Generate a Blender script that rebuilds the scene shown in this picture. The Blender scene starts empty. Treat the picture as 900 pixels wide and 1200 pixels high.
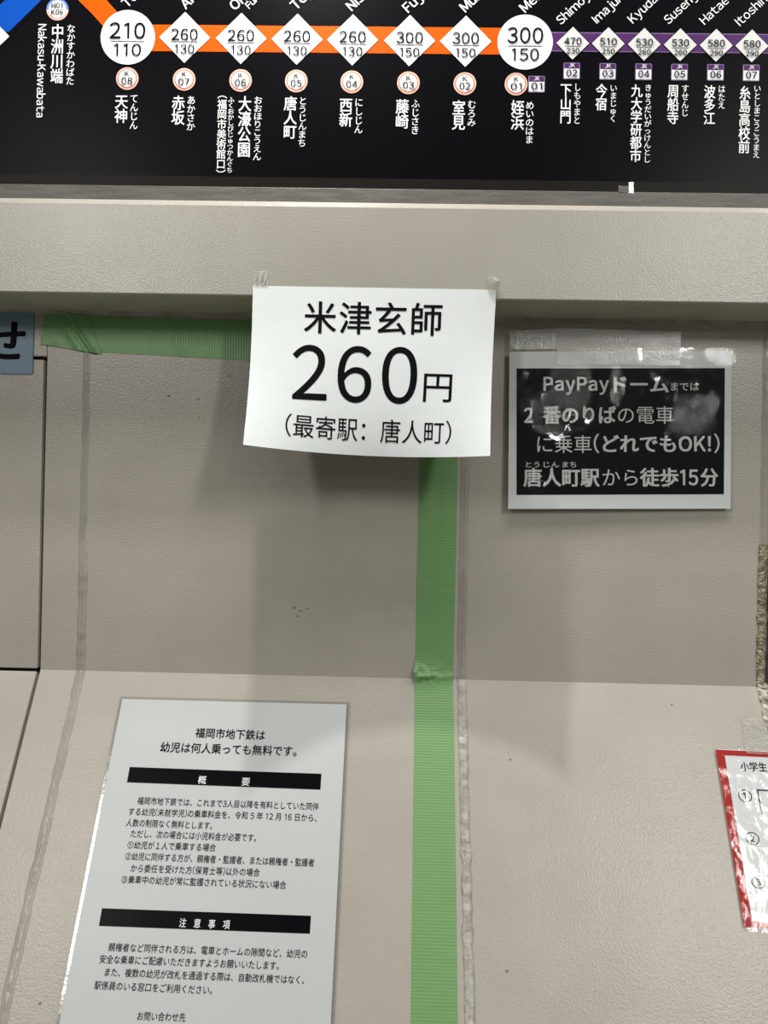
import bpy, bmesh, math, random
import numpy as np
from mathutils import Matrix, Vector, noise
R = random.Random(7)
SC = bpy.context.scene
COL = SC.collection

# ------------------------------------------------------------------ camera
CZ = 1.35                                   # lens height above the floor
YAW, PITCH, ROLL = 0.016966, 0.004491, 0.020139
F = Vector((-math.sin(YAW)*math.cos(PITCH), math.cos(YAW)*math.cos(PITCH), math.sin(PITCH)))
r0 = F.cross(Vector((0, 0, 1))).normalized(); u0 = r0.cross(F)
RT = math.cos(ROLL)*r0 + math.sin(ROLL)*u0
UP = math.cos(ROLL)*u0 - math.sin(ROLL)*r0
cam = bpy.data.objects.new('camera', bpy.data.cameras.new('camera'))
COL.objects.link(cam); SC.camera = cam
M = Matrix((RT, UP, -F)).transposed().to_4x4(); M.translation = (0, 0, CZ)
cam.matrix_world = M
cam.data.sensor_fit = 'VERTICAL'; cam.data.sensor_height = 36.0; cam.data.lens = 27.0
cam.data.clip_start = 0.02

# ------------------------------------------------------------------ world and lights
w = bpy.data.worlds.new('world'); SC.world = w; w.use_nodes = True
w.node_tree.nodes['Background'].inputs[0].default_value = (0.93, 0.97, 0.95, 1)
w.node_tree.nodes['Background'].inputs[1].default_value = 0.09

def area(name, loc, target, sx, sy, power, col=(1, 0.985, 0.95)):
    l = bpy.data.lights.new(name, 'AREA'); l.shape = 'RECTANGLE'; l.size = sx; l.size_y = sy
    l.energy = power; l.color = col
    o = bpy.data.objects.new(name, l); COL.objects.link(o); o.location = loc
    o.rotation_euler = (Vector(target)-Vector(loc)).to_track_quat('-Z', 'Y').to_euler()
    return o
# lamp under the canopy right above the machines, then the ceiling rows behind the viewer and one added fill
area('canopy_lamp', (-0.1585, 0.7115, CZ+0.984), (-0.15, 0.95, CZ), 0.035, 0.04, 7.2)
area('canopy_lamp', (0.76, 0.7115, CZ+0.984), (0.72, 0.95, CZ), 0.045, 0.05, 3.4)
area('canopy_lamp', (-1.08, 0.7115, CZ+0.984), (-1.0, 0.95, CZ), 0.045, 0.05, 1.7)
area('ceiling_and_fill_lamp', (-1.70, -2.2, CZ+1.46), (-0.2, 1.0, CZ), 0.25, 0.8, 23)
area('ceiling_and_fill_lamp', (1.80, -2.2, CZ+1.48), (0.2, 1.0, CZ), 0.25, 0.8, 32)
area('ceiling_and_fill_lamp', (0.0, -0.35, CZ+2.9), (0.0, 0.95, CZ), 2.4, 0.7, 56)  # soft overhead fill added to brighten the slope, no lamp known there
area('hall_lamp', (1.79, -5.0, CZ+1.30), (0.2, 1.0, CZ), 0.17, 0.22, 8)
SC.view_settings.view_transform = 'Standard'
SC.view_settings.look = 'None'
SC.view_settings.gamma = 1.0
SC.view_settings.use_curve_mapping = False
SC.view_settings.exposure = 0.07

# ------------------------------------------------------------------ measured planes
YW = 1.010            # back panel
YF = 0.925            # face of the projecting beam
YB = 0.935            # face of the fare map
Z1 = CZ - 0.2132      # bend between upright panel and sloping panel
AL = 0.50795          # slope angle from the vertical
SA, CA = math.sin(AL), math.cos(AL)

def ray(x, y): return F + (x-450)/900.0*RT - (y-600)/900.0*UP
def at(x, y, Y):
    d = ray(x, y); p = d*(Y/d.y); p.z += CZ; return p
def prof(x, s, off=0.0):
    """point on the bent front: s up the upright panel, -s down the slope, off out of the surface"""
    if s >= 0: return Vector((x, YW-off, Z1+s + (off*math.tan(AL/2) if s == 0 else 0)))
    return Vector((x, YW+SA*s-CA*off, Z1+CA*s+SA*off))
def xs(px, py):
    """photo pixel -> (x, s) on the bent front"""
    p = at(px, py, YW)
    if p.z >= Z1: return p.x, p.z-Z1
    n = Vector((0, -CA, SA)); d = ray(px, py)
    q = d*(Vector((0, YW, Z1-CZ)).dot(n)/d.dot(n))
    return q.x, (q.z+CZ-Z1)/CA

# ------------------------------------------------------------------ materials
def mat(name, col, rough=0.5, spec=0.5, metal=0.0, coat=0.0):
    m = bpy.data.materials.new(name); m.use_nodes = True
    b = m.node_tree.nodes['Principled BSDF']
    b.inputs['Base Color'].default_value = (*col, 1); b.inputs['Roughness'].default_value = rough
    b.inputs['Specular IOR Level'].default_value = spec; b.inputs['Metallic'].default_value = metal
    b.inputs['Coat Weight'].default_value = coat
    return m
def N(m, t, **k):
    n = m.node_tree.nodes.new(t)
    for a, v in k.items():
        if a in n.inputs: n.inputs[a].default_value = v
        else: setattr(n, a, v)
    return n
def L(m, a, b): m.node_tree.links.new(a, b)
def bump(m, scale, dist, strength=1.0, detail=2.0, coord='Object', rough=0.5):
    tc = N(m, 'ShaderNodeTexCoord'); nz = N(m, 'ShaderNodeTexNoise')
    nz.inputs['Scale'].default_value = scale; nz.inputs['Detail'].default_value = detail; nz.inputs['Roughness'].default_value = rough
    bp = N(m, 'ShaderNodeBump'); bp.inputs['Distance'].default_value = dist; bp.inputs['Strength'].default_value = strength
    L(m, tc.outputs[coord], nz.inputs['Vector']); L(m, nz.outputs['Fac'], bp.inputs['Height'])
    L(m, bp.outputs['Normal'], m.node_tree.nodes['Principled BSDF'].inputs['Normal'])
    return tc, nz, bp
def vary(m, c0, c1, scale, lo=0.35, hi=0.65, detail=4.0, coord='Object', sc3=None):
    tc = N(m, 'ShaderNodeTexCoord'); nz = N(m, 'ShaderNodeTexNoise'); rp = N(m, 'ShaderNodeValToRGB')
    nz.inputs['Scale'].default_value = scale; nz.inputs['Detail'].default_value = detail
    rp.color_ramp.elements[0].position = lo; rp.color_ramp.elements[1].position = hi
    rp.color_ramp.elements[0].color = (*c0, 1); rp.color_ramp.elements[1].color = (*c1, 1)
    src = tc.outputs[coord]
    if sc3:
        mp = N(m, 'ShaderNodeMapping'); mp.inputs['Scale'].default_value = sc3
        L(m, src, mp.inputs['Vector']); src = mp.outputs['Vector']
    L(m, src, nz.inputs['Vector']); L(m, nz.outputs['Fac'], rp.inputs['Fac'])
    L(m, rp.outputs['Color'], m.node_tree.nodes['Principled BSDF'].inputs['Base Color'])
    return rp

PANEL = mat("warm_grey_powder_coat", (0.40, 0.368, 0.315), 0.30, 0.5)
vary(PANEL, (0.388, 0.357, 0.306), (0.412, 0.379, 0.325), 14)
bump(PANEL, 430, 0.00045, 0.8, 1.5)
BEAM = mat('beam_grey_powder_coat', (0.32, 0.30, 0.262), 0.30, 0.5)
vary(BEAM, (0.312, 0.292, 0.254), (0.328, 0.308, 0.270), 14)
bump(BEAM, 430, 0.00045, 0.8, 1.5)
UNDER = mat('grubby_underside_paint', (0.35, 0.33, 0.28), 0.55)
vary(UNDER, (0.33, 0.325, 0.25), (0.40, 0.39, 0.31), 20)
CAV = mat('black_gap', (0.004, 0.004, 0.004), 0.8)
RAIL = mat('dull_aluminium_rail', (0.30, 0.285, 0.26), 0.5, 0.5, 0.0)
vary(RAIL, (0.07, 0.064, 0.052), (0.11, 0.102, 0.088), 60, sc3=(0.3, 1, 3))
bump(RAIL, 260, 0.0006, 0.7)
BOARD = mat('black_gloss_board', (0.0025, 0.0025, 0.0035), 0.30, 0.05)
bump(BOARD, 30, 0.0003, 0.3)
EDGE = mat('brown_black_tape', (0.009, 0.0075, 0.006), 0.4, 0.08)
WHT = mat('white_print', (0.80, 0.80, 0.80), 0.35)
DIAM = mat('pale_marker_print', (0.74, 0.74, 0.77), 0.35)
DIAMG = mat('grey_white_marker_print', (0.60, 0.60, 0.585), 0.4)
INK = mat('black_ink', (0.004, 0.004, 0.005), 0.6, 0.03)
GREYINK = mat('grey_rule_print', (0.22, 0.22, 0.23), 0.5)
ORANGE = mat('orange_print', (0.60, 0.080, 0.001), 0.5, 0.05)
BLUE = mat('blue_print', (0.003, 0.070, 0.40), 0.5, 0.05)
PURPLE = mat('purple_print', (0.070, 0.018, 0.105), 0.5, 0.1)
LILAC = mat('lilac_print', (0.20, 0.13, 0.25), 0.5, 0.1)
SALMON = mat('salmon_print', (0.72, 0.42, 0.33), 0.4)
REDO = mat('red_orange_print', (0.60, 0.12, 0.05), 0.4)
BLUER = mat('blue_ring_print', (0.10, 0.20, 0.55), 0.4)
PAPER = mat('white_copy_paper', (0.61, 0.64, 0.63), 0.75, 0.2)
bump(PAPER, 45, 0.0012, 0.35, 3)
def laminate(name, col, d=0.0006, sc=60, rough=0.12, strength=0.5):
    m = mat(name, col, 0.5, 0.4, 0, 1.0); m.node_tree.nodes['Principled BSDF'].inputs['Coat Roughness'].default_value = rough
    tc, nz, bp = bump(m, sc, d, strength, 5.0)
    L(m, bp.outputs['Normal'], m.node_tree.nodes['Principled BSDF'].inputs['Coat Normal'])
    return m
NOTE = mat('laminated_white_notice', (0.50, 0.52, 0.515), 0.38, 0.5)
bump(NOTE, 25, 0.0008, 0.4, 2)
NOTEINK = mat('laminated_black_print', (0.003, 0.003, 0.004), 0.3, 0.05)
bump(NOTEINK, 25, 0.0008, 0.4, 2)
SHEETG = mat('grey_white_laminated_sheet', (0.60, 0.63, 0.62), 0.45)
PRINTK = mat('glossy_black_print', (0.003, 0.003, 0.004), 0.5, 0.05)
GREYT = mat('grey_white_letter_print', (0.47, 0.47, 0.455), 0.45)
REDP = mat('red_border_print', (0.36, 0.022, 0.018), 0.5, 0.1)
REDSHEET = mat('white_sheet_red_border', (0.60, 0.63, 0.62), 0.4)
LABEL = mat('steel_blue_label', (0.165, 0.245, 0.315), 0.45)
BLK = mat('black_letter_print', (0.003, 0.003, 0.004), 0.5, 0.05)
SPECK = mat('dried_dirt', (0.20, 0.18, 0.15), 0.7)
STEEL = mat('dark_steel_edge', (0.10, 0.115, 0.13), 0.35, 0.5, 0.7)

def film(name, rough, fres_scale, bscale, bdist, tint=(1, 1, 1), base=0.04, detail=5.0, strength=1.0, milky=0.0):
    m = bpy.data.materials.new(name); m.use_nodes = True; nt = m.node_tree
    nt.nodes.remove(nt.nodes['Principled BSDF'])
    out = nt.nodes['Material Output']
    tr = N(m, 'ShaderNodeBsdfTransparent'); tr.inputs[0].default_value = (*tint, 1)
    gl = N(m, 'ShaderNodeBsdfAnisotropic'); gl.inputs['Roughness'].default_value = rough
    df = N(m, 'ShaderNodeBsdfDiffuse'); df.inputs[0].default_value = (0.7, 0.7, 0.66, 1)
    mx0 = N(m, 'ShaderNodeMixShader'); mx0.inputs[0].default_value = milky
    L(m, tr.outputs[0], mx0.inputs[1]); L(m, df.outputs[0], mx0.inputs[2])
    tc = N(m, 'ShaderNodeTexCoord'); nz = N(m, 'ShaderNodeTexNoise')
    nz.inputs['Scale'].default_value = bscale; nz.inputs['Detail'].default_value = detail
    bp = N(m, 'ShaderNodeBump'); bp.inputs['Distance'].default_value = bdist; bp.inputs['Strength'].default_value = strength
    L(m, tc.outputs['Object'], nz.inputs['Vector']); L(m, nz.outputs['Fac'], bp.inputs['Height'])
    L(m, bp.outputs['Normal'], gl.inputs['Normal'])
    mx = N(m, 'ShaderNodeMixShader'); mx.inputs[0].default_value = base*fres_scale
    L(m, mx0.outputs[0], mx.inputs[1]); L(m, gl.outputs[0], mx.inputs[2]); L(m, mx.outputs[0], out.inputs['Surface'])
    return m
FILM = film('wrinkled_laminate_film', 0.05, 1.0, 330, 0.0010, detail=4.0)
def crinkled(m, spots, base):
    """keep the crinkles to the places where the film has lifted"""
    nt = m.node_tree; bp = next(n for n in nt.nodes if n.type == 'BUMP'); tc = next(n for n in nt.nodes if n.type == 'TEX_COORD')
    nz = N(m, 'ShaderNodeTexNoise'); nz.inputs['Scale'].default_value = 45; L(m, tc.outputs['Object'], nz.inputs['Vector'])
    last = None
    for (x, y, z), r, sc, amp in spots:
        mp = N(m, 'ShaderNodeMapping'); mp.vector_type = 'POINT'
        mp.inputs['Location'].default_value = (-x*sc[0]/r, -y/r, -z*sc[1]/r); mp.inputs['Scale'].default_value = (sc[0]/r, 1/r, sc[1]/r)
        L(m, tc.outputs['Object'], mp.inputs['Vector'])
        ln = N(m, 'ShaderNodeVectorMath', operation='LENGTH'); L(m, mp.outputs['Vector'], ln.inputs[0])
        ad = N(m, 'ShaderNodeMath', operation='ADD'); L(m, ln.outputs['Value'], ad.inputs[0]); L(m, nz.outputs['Fac'], ad.inputs[1])
        mr = N(m, 'ShaderNodeMapRange'); mr.inputs['From Min'].default_value = 1.7; mr.inputs['From Max'].default_value = 1.0; mr.inputs['To Max'].default_value = amp
        L(m, ad.outputs[0], mr.inputs['Value'])
        if last is None: last = mr.outputs[0]
        else:
            mx = N(m, 'ShaderNodeMath', operation='MAXIMUM'); L(m, last, mx.inputs[0]); L(m, mr.outputs[0], mx.inputs[1]); last = mx.outputs[0]
    mx = N(m, 'ShaderNodeMath', operation='MAXIMUM'); L(m, last, mx.inputs[0]); mx.inputs[1].default_value = base
    L(m, mx.outputs[0], bp.inputs['Strength'])
FILM2 = film('shiny_laminate_film', 0.08, 1.0, 60, 0.0010, detail=6.0)
TAPE = film('clear_sticky_tape', 0.22, 2.0, 350, 0.0004, (0.93, 0.93, 0.91), milky=0.10)
TAPE2 = film('smoky_sticky_tape', 0.20, 3.0, 350, 0.0006, (0.80, 0.79, 0.75), milky=0.22)

GREEN = mat('green_masking_tape', (0.12, 0.33, 0.085), 0.38, 0.5)
def green_nodes():
    m = GREEN; b = m.node_tree.nodes['Principled BSDF']
    uv = N(m, 'ShaderNodeTexCoord')
    mp = N(m, 'ShaderNodeMapping'); mp.inputs['Scale'].default_value = (1, 1, 1)
    L(m, uv.outputs['UV'], mp.inputs['Vector'])
    wv = N(m, 'ShaderNodeTexWave'); wv.wave_type = 'BANDS'; wv.bands_direction = 'X'
    wv.inputs['Scale'].default_value = 1.0/0.0034/20*2*math.pi  # one rib about every 3.4 mm
    wv.inputs['Distortion'].default_value = 0.25; wv.inputs['Detail'].default_value = 1
    L(m, mp.outputs['Vector'], wv.inputs['Vector'])
    nz = N(m, 'ShaderNodeTexNoise'); nz.inputs['Scale'].default_value = 60
    st = N(m, 'ShaderNodeMapping'); st.inputs['Scale'].default_value = (6, 0.6, 1)
    L(m, uv.outputs['UV'], st.inputs['Vector']); L(m, st.outputs['Vector'], nz.inputs['Vector'])
    rp = N(m, 'ShaderNodeValToRGB')
    rp.color_ramp.elements[0].color = (0.135, 0.285, 0.095, 1); rp.color_ramp.elements[1].color = (0.19, 0.365, 0.145, 1)
    add = N(m, 'ShaderNodeMath', operation='MULTIPLY_ADD'); add.inputs[1].default_value = 0.35; 
    L(m, wv.outputs['Fac'], add.inputs[0])
    mul = N(m, 'ShaderNodeMath', operation='MULTIPLY'); mul.inputs[1].default_value = 0.5
    L(m, nz.outputs['Fac'], mul.inputs[0]); L(m, mul.outputs[0], add.inputs[2])
    L(m, add.outputs[0], rp.inputs['Fac']); L(m, rp.outputs['Color'], b.inputs['Base Color'])
    bp = N(m, 'ShaderNodeBump'); bp.inputs['Distance'].default_value = 0.00018; bp.inputs['Strength'].default_value = 0.6
    L(m, wv.outputs['Fac'], bp.inputs['Height']); L(m, bp.outputs['Normal'], b.inputs['Normal'])
green_nodes()

def caulk(name, c0, c1, scale, rough, bscale, bdist, alpha=1.0, lo=0.4, hi=0.6):
    m = mat(name, c0, rough, 0.6); vary(m, c0, c1, scale, lo, hi, 3)
    bump(m, bscale, bdist, 1.0, 3)
    m.node_tree.nodes['Principled BSDF'].inputs['Alpha'].default_value = alpha
    return m
CLEAR = caulk('translucent_silicone', (0.41, 0.38, 0.325), (0.50, 0.465, 0.405), 25, 0.2, 110, 0.0005, 0.45)
LUMPY = caulk('lumpy_clear_silicone', (0.42, 0.40, 0.355), (0.60, 0.58, 0.52), 110, 0.13, 240, 0.0014, 0.6)
BROWN = caulk('yellowed_bubbly_silicone', (0.17, 0.135, 0.085), (0.40, 0.35, 0.25), 170, 0.18, 330, 0.0030, 1.0, 0.45, 0.62)
RAGGED = caulk('ragged_cream_silicone', (0.30, 0.26, 0.19), (0.66, 0.62, 0.52), 160, 0.3, 260, 0.0035, 1.0)
DIRT = caulk('dirty_joint_filler', (0.20, 0.175, 0.135), (0.30, 0.275, 0.235), 25, 0.6, 200, 0.0008, 1.0)

# ------------------------------------------------------------------ object helpers
ORG = {}
def empty(name, loc):
    o = bpy.data.objects.new(name, None); COL.objects.link(o); o.location = loc
    o.empty_display_size = 0.05; ORG[o] = Vector(loc); return o
def tag(o, label=None, cat=None, group=None, kind=None):
    for k, v in (('label', label), ('category', cat), ('group', group), ('kind', kind)):
        if v: o[k] = v
    return o
def obj(name, vf, m, parent=None, base=None, smooth=False, uv=None, bevel=0):
    """vf = (world vertices, faces); origin at the parent's origin, or at base"""
    V, Fc = vf
    org = ORG[parent] if parent is not None else Vector(base if base is not None else V[0])
    me = bpy.data.meshes.new(name)
    me.from_pydata([Vector(v)-org for v in V], [], Fc); me.materials.append(m)
    if uv:
        l = me.uv_layers.new(name='UVMap')
        for lp in me.loops: l.data[lp.index].uv = uv[lp.vertex_index]
    if smooth: me.shade_smooth()
    me.update()
    o = bpy.data.objects.new(name, me); COL.objects.link(o); ORG[o] = org
    if parent is not None: o.parent = parent
    else: o.location = org
    if bevel:
        md = o.modifiers.new('bevel', 'BEVEL'); md.width = bevel; md.segments = 2; md.limit_method = 'ANGLE'
    return o
def share(name, me, parent, loc):
    o = bpy.data.objects.new(name, me); COL.objects.link(o); o.parent = parent
    o.location = Vector(loc)-ORG[parent]; ORG[o] = Vector(loc); return o
def join(*parts):
    V, Fc = [], []
    for v, f in parts:
        n = len(V); V += list(v); Fc += [tuple(i+n for i in q) for q in f]
    return V, Fc
def box(x0, x1, y0, y1, z0, z1):
    V = [Vector((x, y, z)) for x in (x0, x1) for y in (y0, y1) for z in (z0, z1)]
    return V, [(0, 1, 3, 2), (4, 6, 7, 5), (0, 4, 5, 1), (2, 3, 7, 6), (0, 2, 6, 4), (1, 5, 7, 3)]
def sweep_x(poly, x0, x1):
    """closed YZ outline extruded along X"""
    n = len(poly); V = [Vector((x, y, z)) for x in (x0, x1) for (y, z) in poly]
    Fc = [(i, (i+1) % n, n+(i+1) % n, n+i) for i in range(n)] + [tuple(range(n))[::-1], tuple(range(n, 2*n))]
    return V, Fc
def fix(o):
    bm = bmesh.new(); bm.from_mesh(o.data); bmesh.ops.recalc_face_normals(bm, faces=bm.faces); bm.to_mesh(o.data); bm.free(); return o
def panel_vf(x0, x1, s0, s1, th=0.012):
    """bent cladding sheet between s0 (bottom) and s1 (top)"""
    ss = [s0] + ([0.0] if s0 < 0 < s1 else []) + [s1]
    front = [prof(0, s) for s in ss]; back = [prof(0, s, -th) if s != 0 else Vector((0, YW+th, Z1-0.003)) for s in ss]
    return sweep_x([(p.y, p.z) for p in front] + [(p.y, p.z) for p in back[::-1]], x0, x1)
def grid(P, nu, nv):
    V = [P(i/nu, j/nv) for j in range(nv+1) for i in range(nu+1)]
    return V, [(j*(nu+1)+i, j*(nu+1)+i+1, (j+1)*(nu+1)+i+1, (j+1)*(nu+1)+i) for j in range(nv) for i in range(nu)]
def slab(P, nu, nv, th, nrm):
    """thin sheet with real thickness: front grid, back grid, rim"""
    a, fa = grid(P, nu, nv); n = len(a); b = [p-nrm*th for p in a]
    Fc = [q[::-1] for q in fa] + [tuple(i+n for i in q) for q in fa]
    rim = [i for i in range(nu+1)] + [(j*(nu+1)+nu) for j in range(1, nv+1)] + [nv*(nu+1)+i for i in range(nu-1, -1, -1)] + [j*(nu+1) for j in range(nv-1, 0, -1)]
    for k in range(len(rim)):
        i, j = rim[k], rim[(k+1) % len(rim)]; Fc.append((i, j, j+n, i+n))
    return a+b, Fc

# ------------------------------------------------------------------ lettering
_c = bpy.data.curves.new('glyph_source', 'FONT'); _o = bpy.data.objects.new('glyph_source', _c); COL.objects.link(_o)
_c.resolution_u = 3
_cache = {}
def glyph(ch, bold):
    k = (ch, bold, _c.resolution_u)
    if k in _cache: return _cache[k]
    c = ch
    if 33 <= ord(ch) <= 126 and ch != '-': c = chr(ord(ch)+0xFEE0)
    _c.body = c
    dg = bpy.context.evaluated_depsgraph_get(); dg.update()
    me = bpy.data.meshes.new_from_object(_o.evaluated_get(dg))
    V = np.array([(v.co[0], v.co[1], 0.0) for v in me.vertices])
    Fc = [tuple(p.vertices) for p in me.polygons]
    bpy.data.meshes.remove(me)
    if ch == '1':
        V = np.array([(x, y, 0.0) for x, y in ((0.205, 0), (0.290, 0), (0.290, 0.735), (0.222, 0.735), (0.05, 0.655), (0.05, 0.585), (0.205, 0.625))])
        Fc = [(0, 1, 2, 6), (2, 3, 4, 6), (4, 5, 6)]; c = None
    if ch == 'I':
        V = np.array([(0.06, 0, 0.0), (0.15, 0, 0.0), (0.15, 0.735, 0.0), (0.06, 0.735, 0.0)]); Fc = [(0, 1, 2, 3)]; c = None
    if bold > 0 and len(V):
        n0 = len(V); F0 = Fc; V0 = V; V = []; Fc = []
        offs = [(-1, 0), (1, 0), (0, -.6), (0, .6)] + ([(-.7, -.45), (.7, .45), (-.7, .45), (.7, -.45)] if bold > 0.009 else [])
        for i, (ox, oy) in enumerate(offs):
            V.append(V0+np.array([ox*bold, oy*bold, i*0.00003])); Fc += [tuple(j+i*n0 for j in q) for q in F0]
        V = np.concatenate(V)
    if c != ch or ch == '-':
        lo, hi = V[:, 0].min(), V[:, 0].max(); V = V.copy(); V[:, 0] += 0.055-lo; adv = hi-lo+0.11 if ch != '1' else 0.555; V[:, 0] += 0.06*(ch == '1')
    else: adv = 1.0
    _cache[k] = (V, Fc, adv); return _cache[k]
def line(text, bold=0.0, spacing=0.0):
    """one horizontal line in em units"""
    x = 0; Vs = []; Fs = []; n = 0
    for ch in text:
        if ch == ' ': x += 0.28; continue
        if ch == '\u3000': x += 1; continue
        V, Fc, adv = glyph(ch, bold)
        Vs.append(V+np.array([x, 0, 0])); Fs += [tuple(i+n for i in q) for q in Fc]; n += len(V); x += adv+spacing
    V = np.concatenate(Vs); return V, Fs
class Page:
    """flat sheet frame: a to the right, b downwards, both in metres"""
    def __init__(s, O, ux, vy): s.O, s.ux, s.vy = O, ux.normalized(), vy.normalized(); s.n = s.vy.cross(s.ux).normalized()
    def page(s, px, py):
        d = ray(px, py); o = Vector((0, 0, CZ)); t = (s.O-o).dot(s.n)/d.dot(s.n); q = o+d*t-s.O
        return q.dot(s.ux), q.dot(s.vy)
    def P(s, a, b, off=0.0): return s.O+s.ux*a+s.vy*b+s.n*off
def put(pg, V, Fc, fx, off):
    return [pg.P(*fx(v), off+v[2]) for v in V], Fc
def hline(pg, text, p0, p1, h, bold=0.0, spacing=0.0, mid=0.38, off=0.00035):
    """line whose ink runs from pixel p0 to p1 (mid height), em height h pixels"""
    V, Fc = line(text, bold, spacing)
    A = np.array(pg.page(*p0)); B = np.array(pg.page(*p1)); d = B-A; W = np.hypot(*d); d /= W; e = np.array([-d[1], d[0]])
    c = ((p0[0]+p1[0])/2, (p0[1]+p1[1])/2)
    H = abs(pg.page(c[0], c[1]+h/2)[1]-pg.page(c[0], c[1]-h/2)[1])
    lo, hi = V[:, 0].min(), V[:, 0].max(); sx = W/(hi-lo)
    return put(pg, V, Fc, lambda v: A+d*((v[0]-lo)*sx)-e*((v[1]-mid)*H), off)
def vline(pg, text, cx, y0, y1, wpx, bold=0.0, off=0.0006, weights=None):
    """vertical line: characters stacked between pixel rows y0 and y1 around column cx"""
    n = len(text); ws = [0.45 if c in '︵︶' else 1.0 for c in text]; tot = sum(ws)
    a0, b0 = pg.page(cx, y0); _, b1 = pg.page(cx, y1); W = abs(pg.page(cx+wpx/2, y0)[0]-pg.page(cx-wpx/2, y0)[0])
    out = []; acc = 0
    for ch, wt in zip(text, ws):
        V, Fc, adv = glyph(ch, bold); pit = (b1-b0)/tot
        cyc = b0+(acc+wt/2)*pit; acc += wt
        if wt < 1: V = V-np.array([0, (V[:, 1].max()+V[:, 1].min())/2-0.38, 0])
        out.append(put(pg, V, Fc, lambda v: (a0+(v[0]-0.5)*W, cyc-(v[1]-0.38)*pit*1.06), off))
    return join(*out)
def num(pg, text, cx, cy, wpx, hpx, bold=0.0, off=0.0012, ang=0.0):
    """centred text: ink width and height in pixels"""
    V, Fc = line(text, bold)
    lo, hi = V.min(0), V.max(0); c = (lo+hi)/2
    if text.upper() == text or text.isdigit(): pass
    a, b = pg.page(cx, cy); k = pg.page(cx+0.5, cy)[0]-pg.page(cx-0.5, cy)[0]
    sx, sy = wpx*k/(hi[0]-lo[0]), hpx*k/(hi[1]-lo[1])
    return put(pg, V, Fc, lambda v: (a+(v[0]-c[0])*sx, b-(v[1]-c[1])*sy), off)
def flat(pg, pts, off):
    """polygon of page points as a thin print"""
    return [pg.P(a, b, off) for a, b in pts], [tuple(range(len(pts)))[::-1]]
def disc(pg, a, b, r, off, n=48):
    return flat(pg, [(a+r*math.cos(2*math.pi*i/n), b+r*math.sin(2*math.pi*i/n)) for i in range(n)], off)

# ================================================================== the setting
wall = tag(empty('wall_front', (0, YW, 0)), 'warm grey bent metal cladding of the ticket machine wall', 'wall', kind='structure')
XL = -1.35; XR = 1.35; S0 = -0.50; STOP = 0.50
gx0, _ = xs(49.3, 600)                      # gap right of the flap doors
xcl, _ = xs(98, 600); xcm, _ = xs(544, 600); xcr, _ = xs(894.5, 600)
_, sdoor = xs(30, 419)
GAP = 0.0022
def P_(x0, x1, s0=S0, s1=STOP): return fix(obj('panel', panel_vf(x0, x1, s0, s1), PANEL, wall, bevel=0.0008))
P_(gx0+GAP, xcl-0.0001)
P_(xcl+0.0001, xcm-0.0001)
P_(xcm+0.0001, xcr-0.0001)
P_(xcr+0.0001, XR)
P_(XL, gx0+GAP-0.0006, sdoor+GAP, STOP)
obj('plinth', box(XL, XR, YW+SA*S0-0.002, YW+SA*S0+0.02, 0.0, Z1+CA*S0), PANEL, wall)
fix(obj('gap_backing', sweep_x([(YW+0.012, Z1+STOP), (YW+0.012, Z1), (YW+0.012+SA*S0, Z1+CA*S0), (YW+0.02+SA*S0, Z1+CA*S0), (YW+0.03, Z1), (YW+0.03, Z1+STOP)], XL, XR), CAV, wall))
# flap doors of the left machine
_, sgap = xs(20, 788.5)
d1 = tag(fix(obj('door_1', panel_vf(XL, gx0-GAP, 0.0012, sdoor-GAP), PANEL, None, (gx0-0.3, YW, Z1), bevel=0.0012)),
         'flush upright service door left of the black gap, blue label at its top', 'service door', kind='structure')
d2 = tag(fix(obj('door_2', panel_vf(XL, gx0-GAP, S0, -0.0022), PANEL, None, (gx0-0.3, YW, Z1), bevel=0.0012)),
         'sloping service door in the lower left corner beside the black gap', 'service door', kind='structure')
# projecting beam with its bright rounded top edge
zb = at(450, 349, YF).z; zt = at(450, 243.5, YF).z
zr = at(450, 235.5, YB).z; zm = at(450, 221.5, YB).z
beam = [(YF, zb+0.0015), (YF, zt)]
beam += [(YF+0.0012, zt+0.0017), (YB-0.0015, zt+0.0092)]
beam += [(YB+0.02, zt+0.0092), (YW+0.03, zt+0.0092), (YW+0.03, zb), (YF+0.0015, zb)]
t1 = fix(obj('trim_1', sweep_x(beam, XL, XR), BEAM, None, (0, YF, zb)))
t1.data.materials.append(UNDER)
for p in t1.data.polygons:
    if p.normal.z < -0.9: p.material_index = 1
tag(t1, 'grey metal beam projecting below the black fare map', 'beam', kind='structure')
t2 = obj('trim_2', box(XL, XR, YB-0.001, YW+0.02, zt+0.0092, zm), RAIL, None, (0, YB, zm), bevel=0.0006)
tag(t2, 'thin scuffed metal rail along the bottom of the fare map', 'rail', kind='structure')
fl = obj('floor', box(-3, 3, -6, 2, -0.05, 0), mat('floor_tile', (0.30, 0.29, 0.27), 0.4), None, (0, 0, 0))
tag(fl, 'grey station floor in front of the ticket machines', 'floor', kind='structure')
wb = obj('wall_upper', box(XL, XR, YW+0.031, YW+0.06, 0, 2.6), PANEL, None, (0, YW+0.03, 0))
tag(wb, 'wall carrying the fare map above the ticket machines', 'wall', kind='structure')

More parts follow.
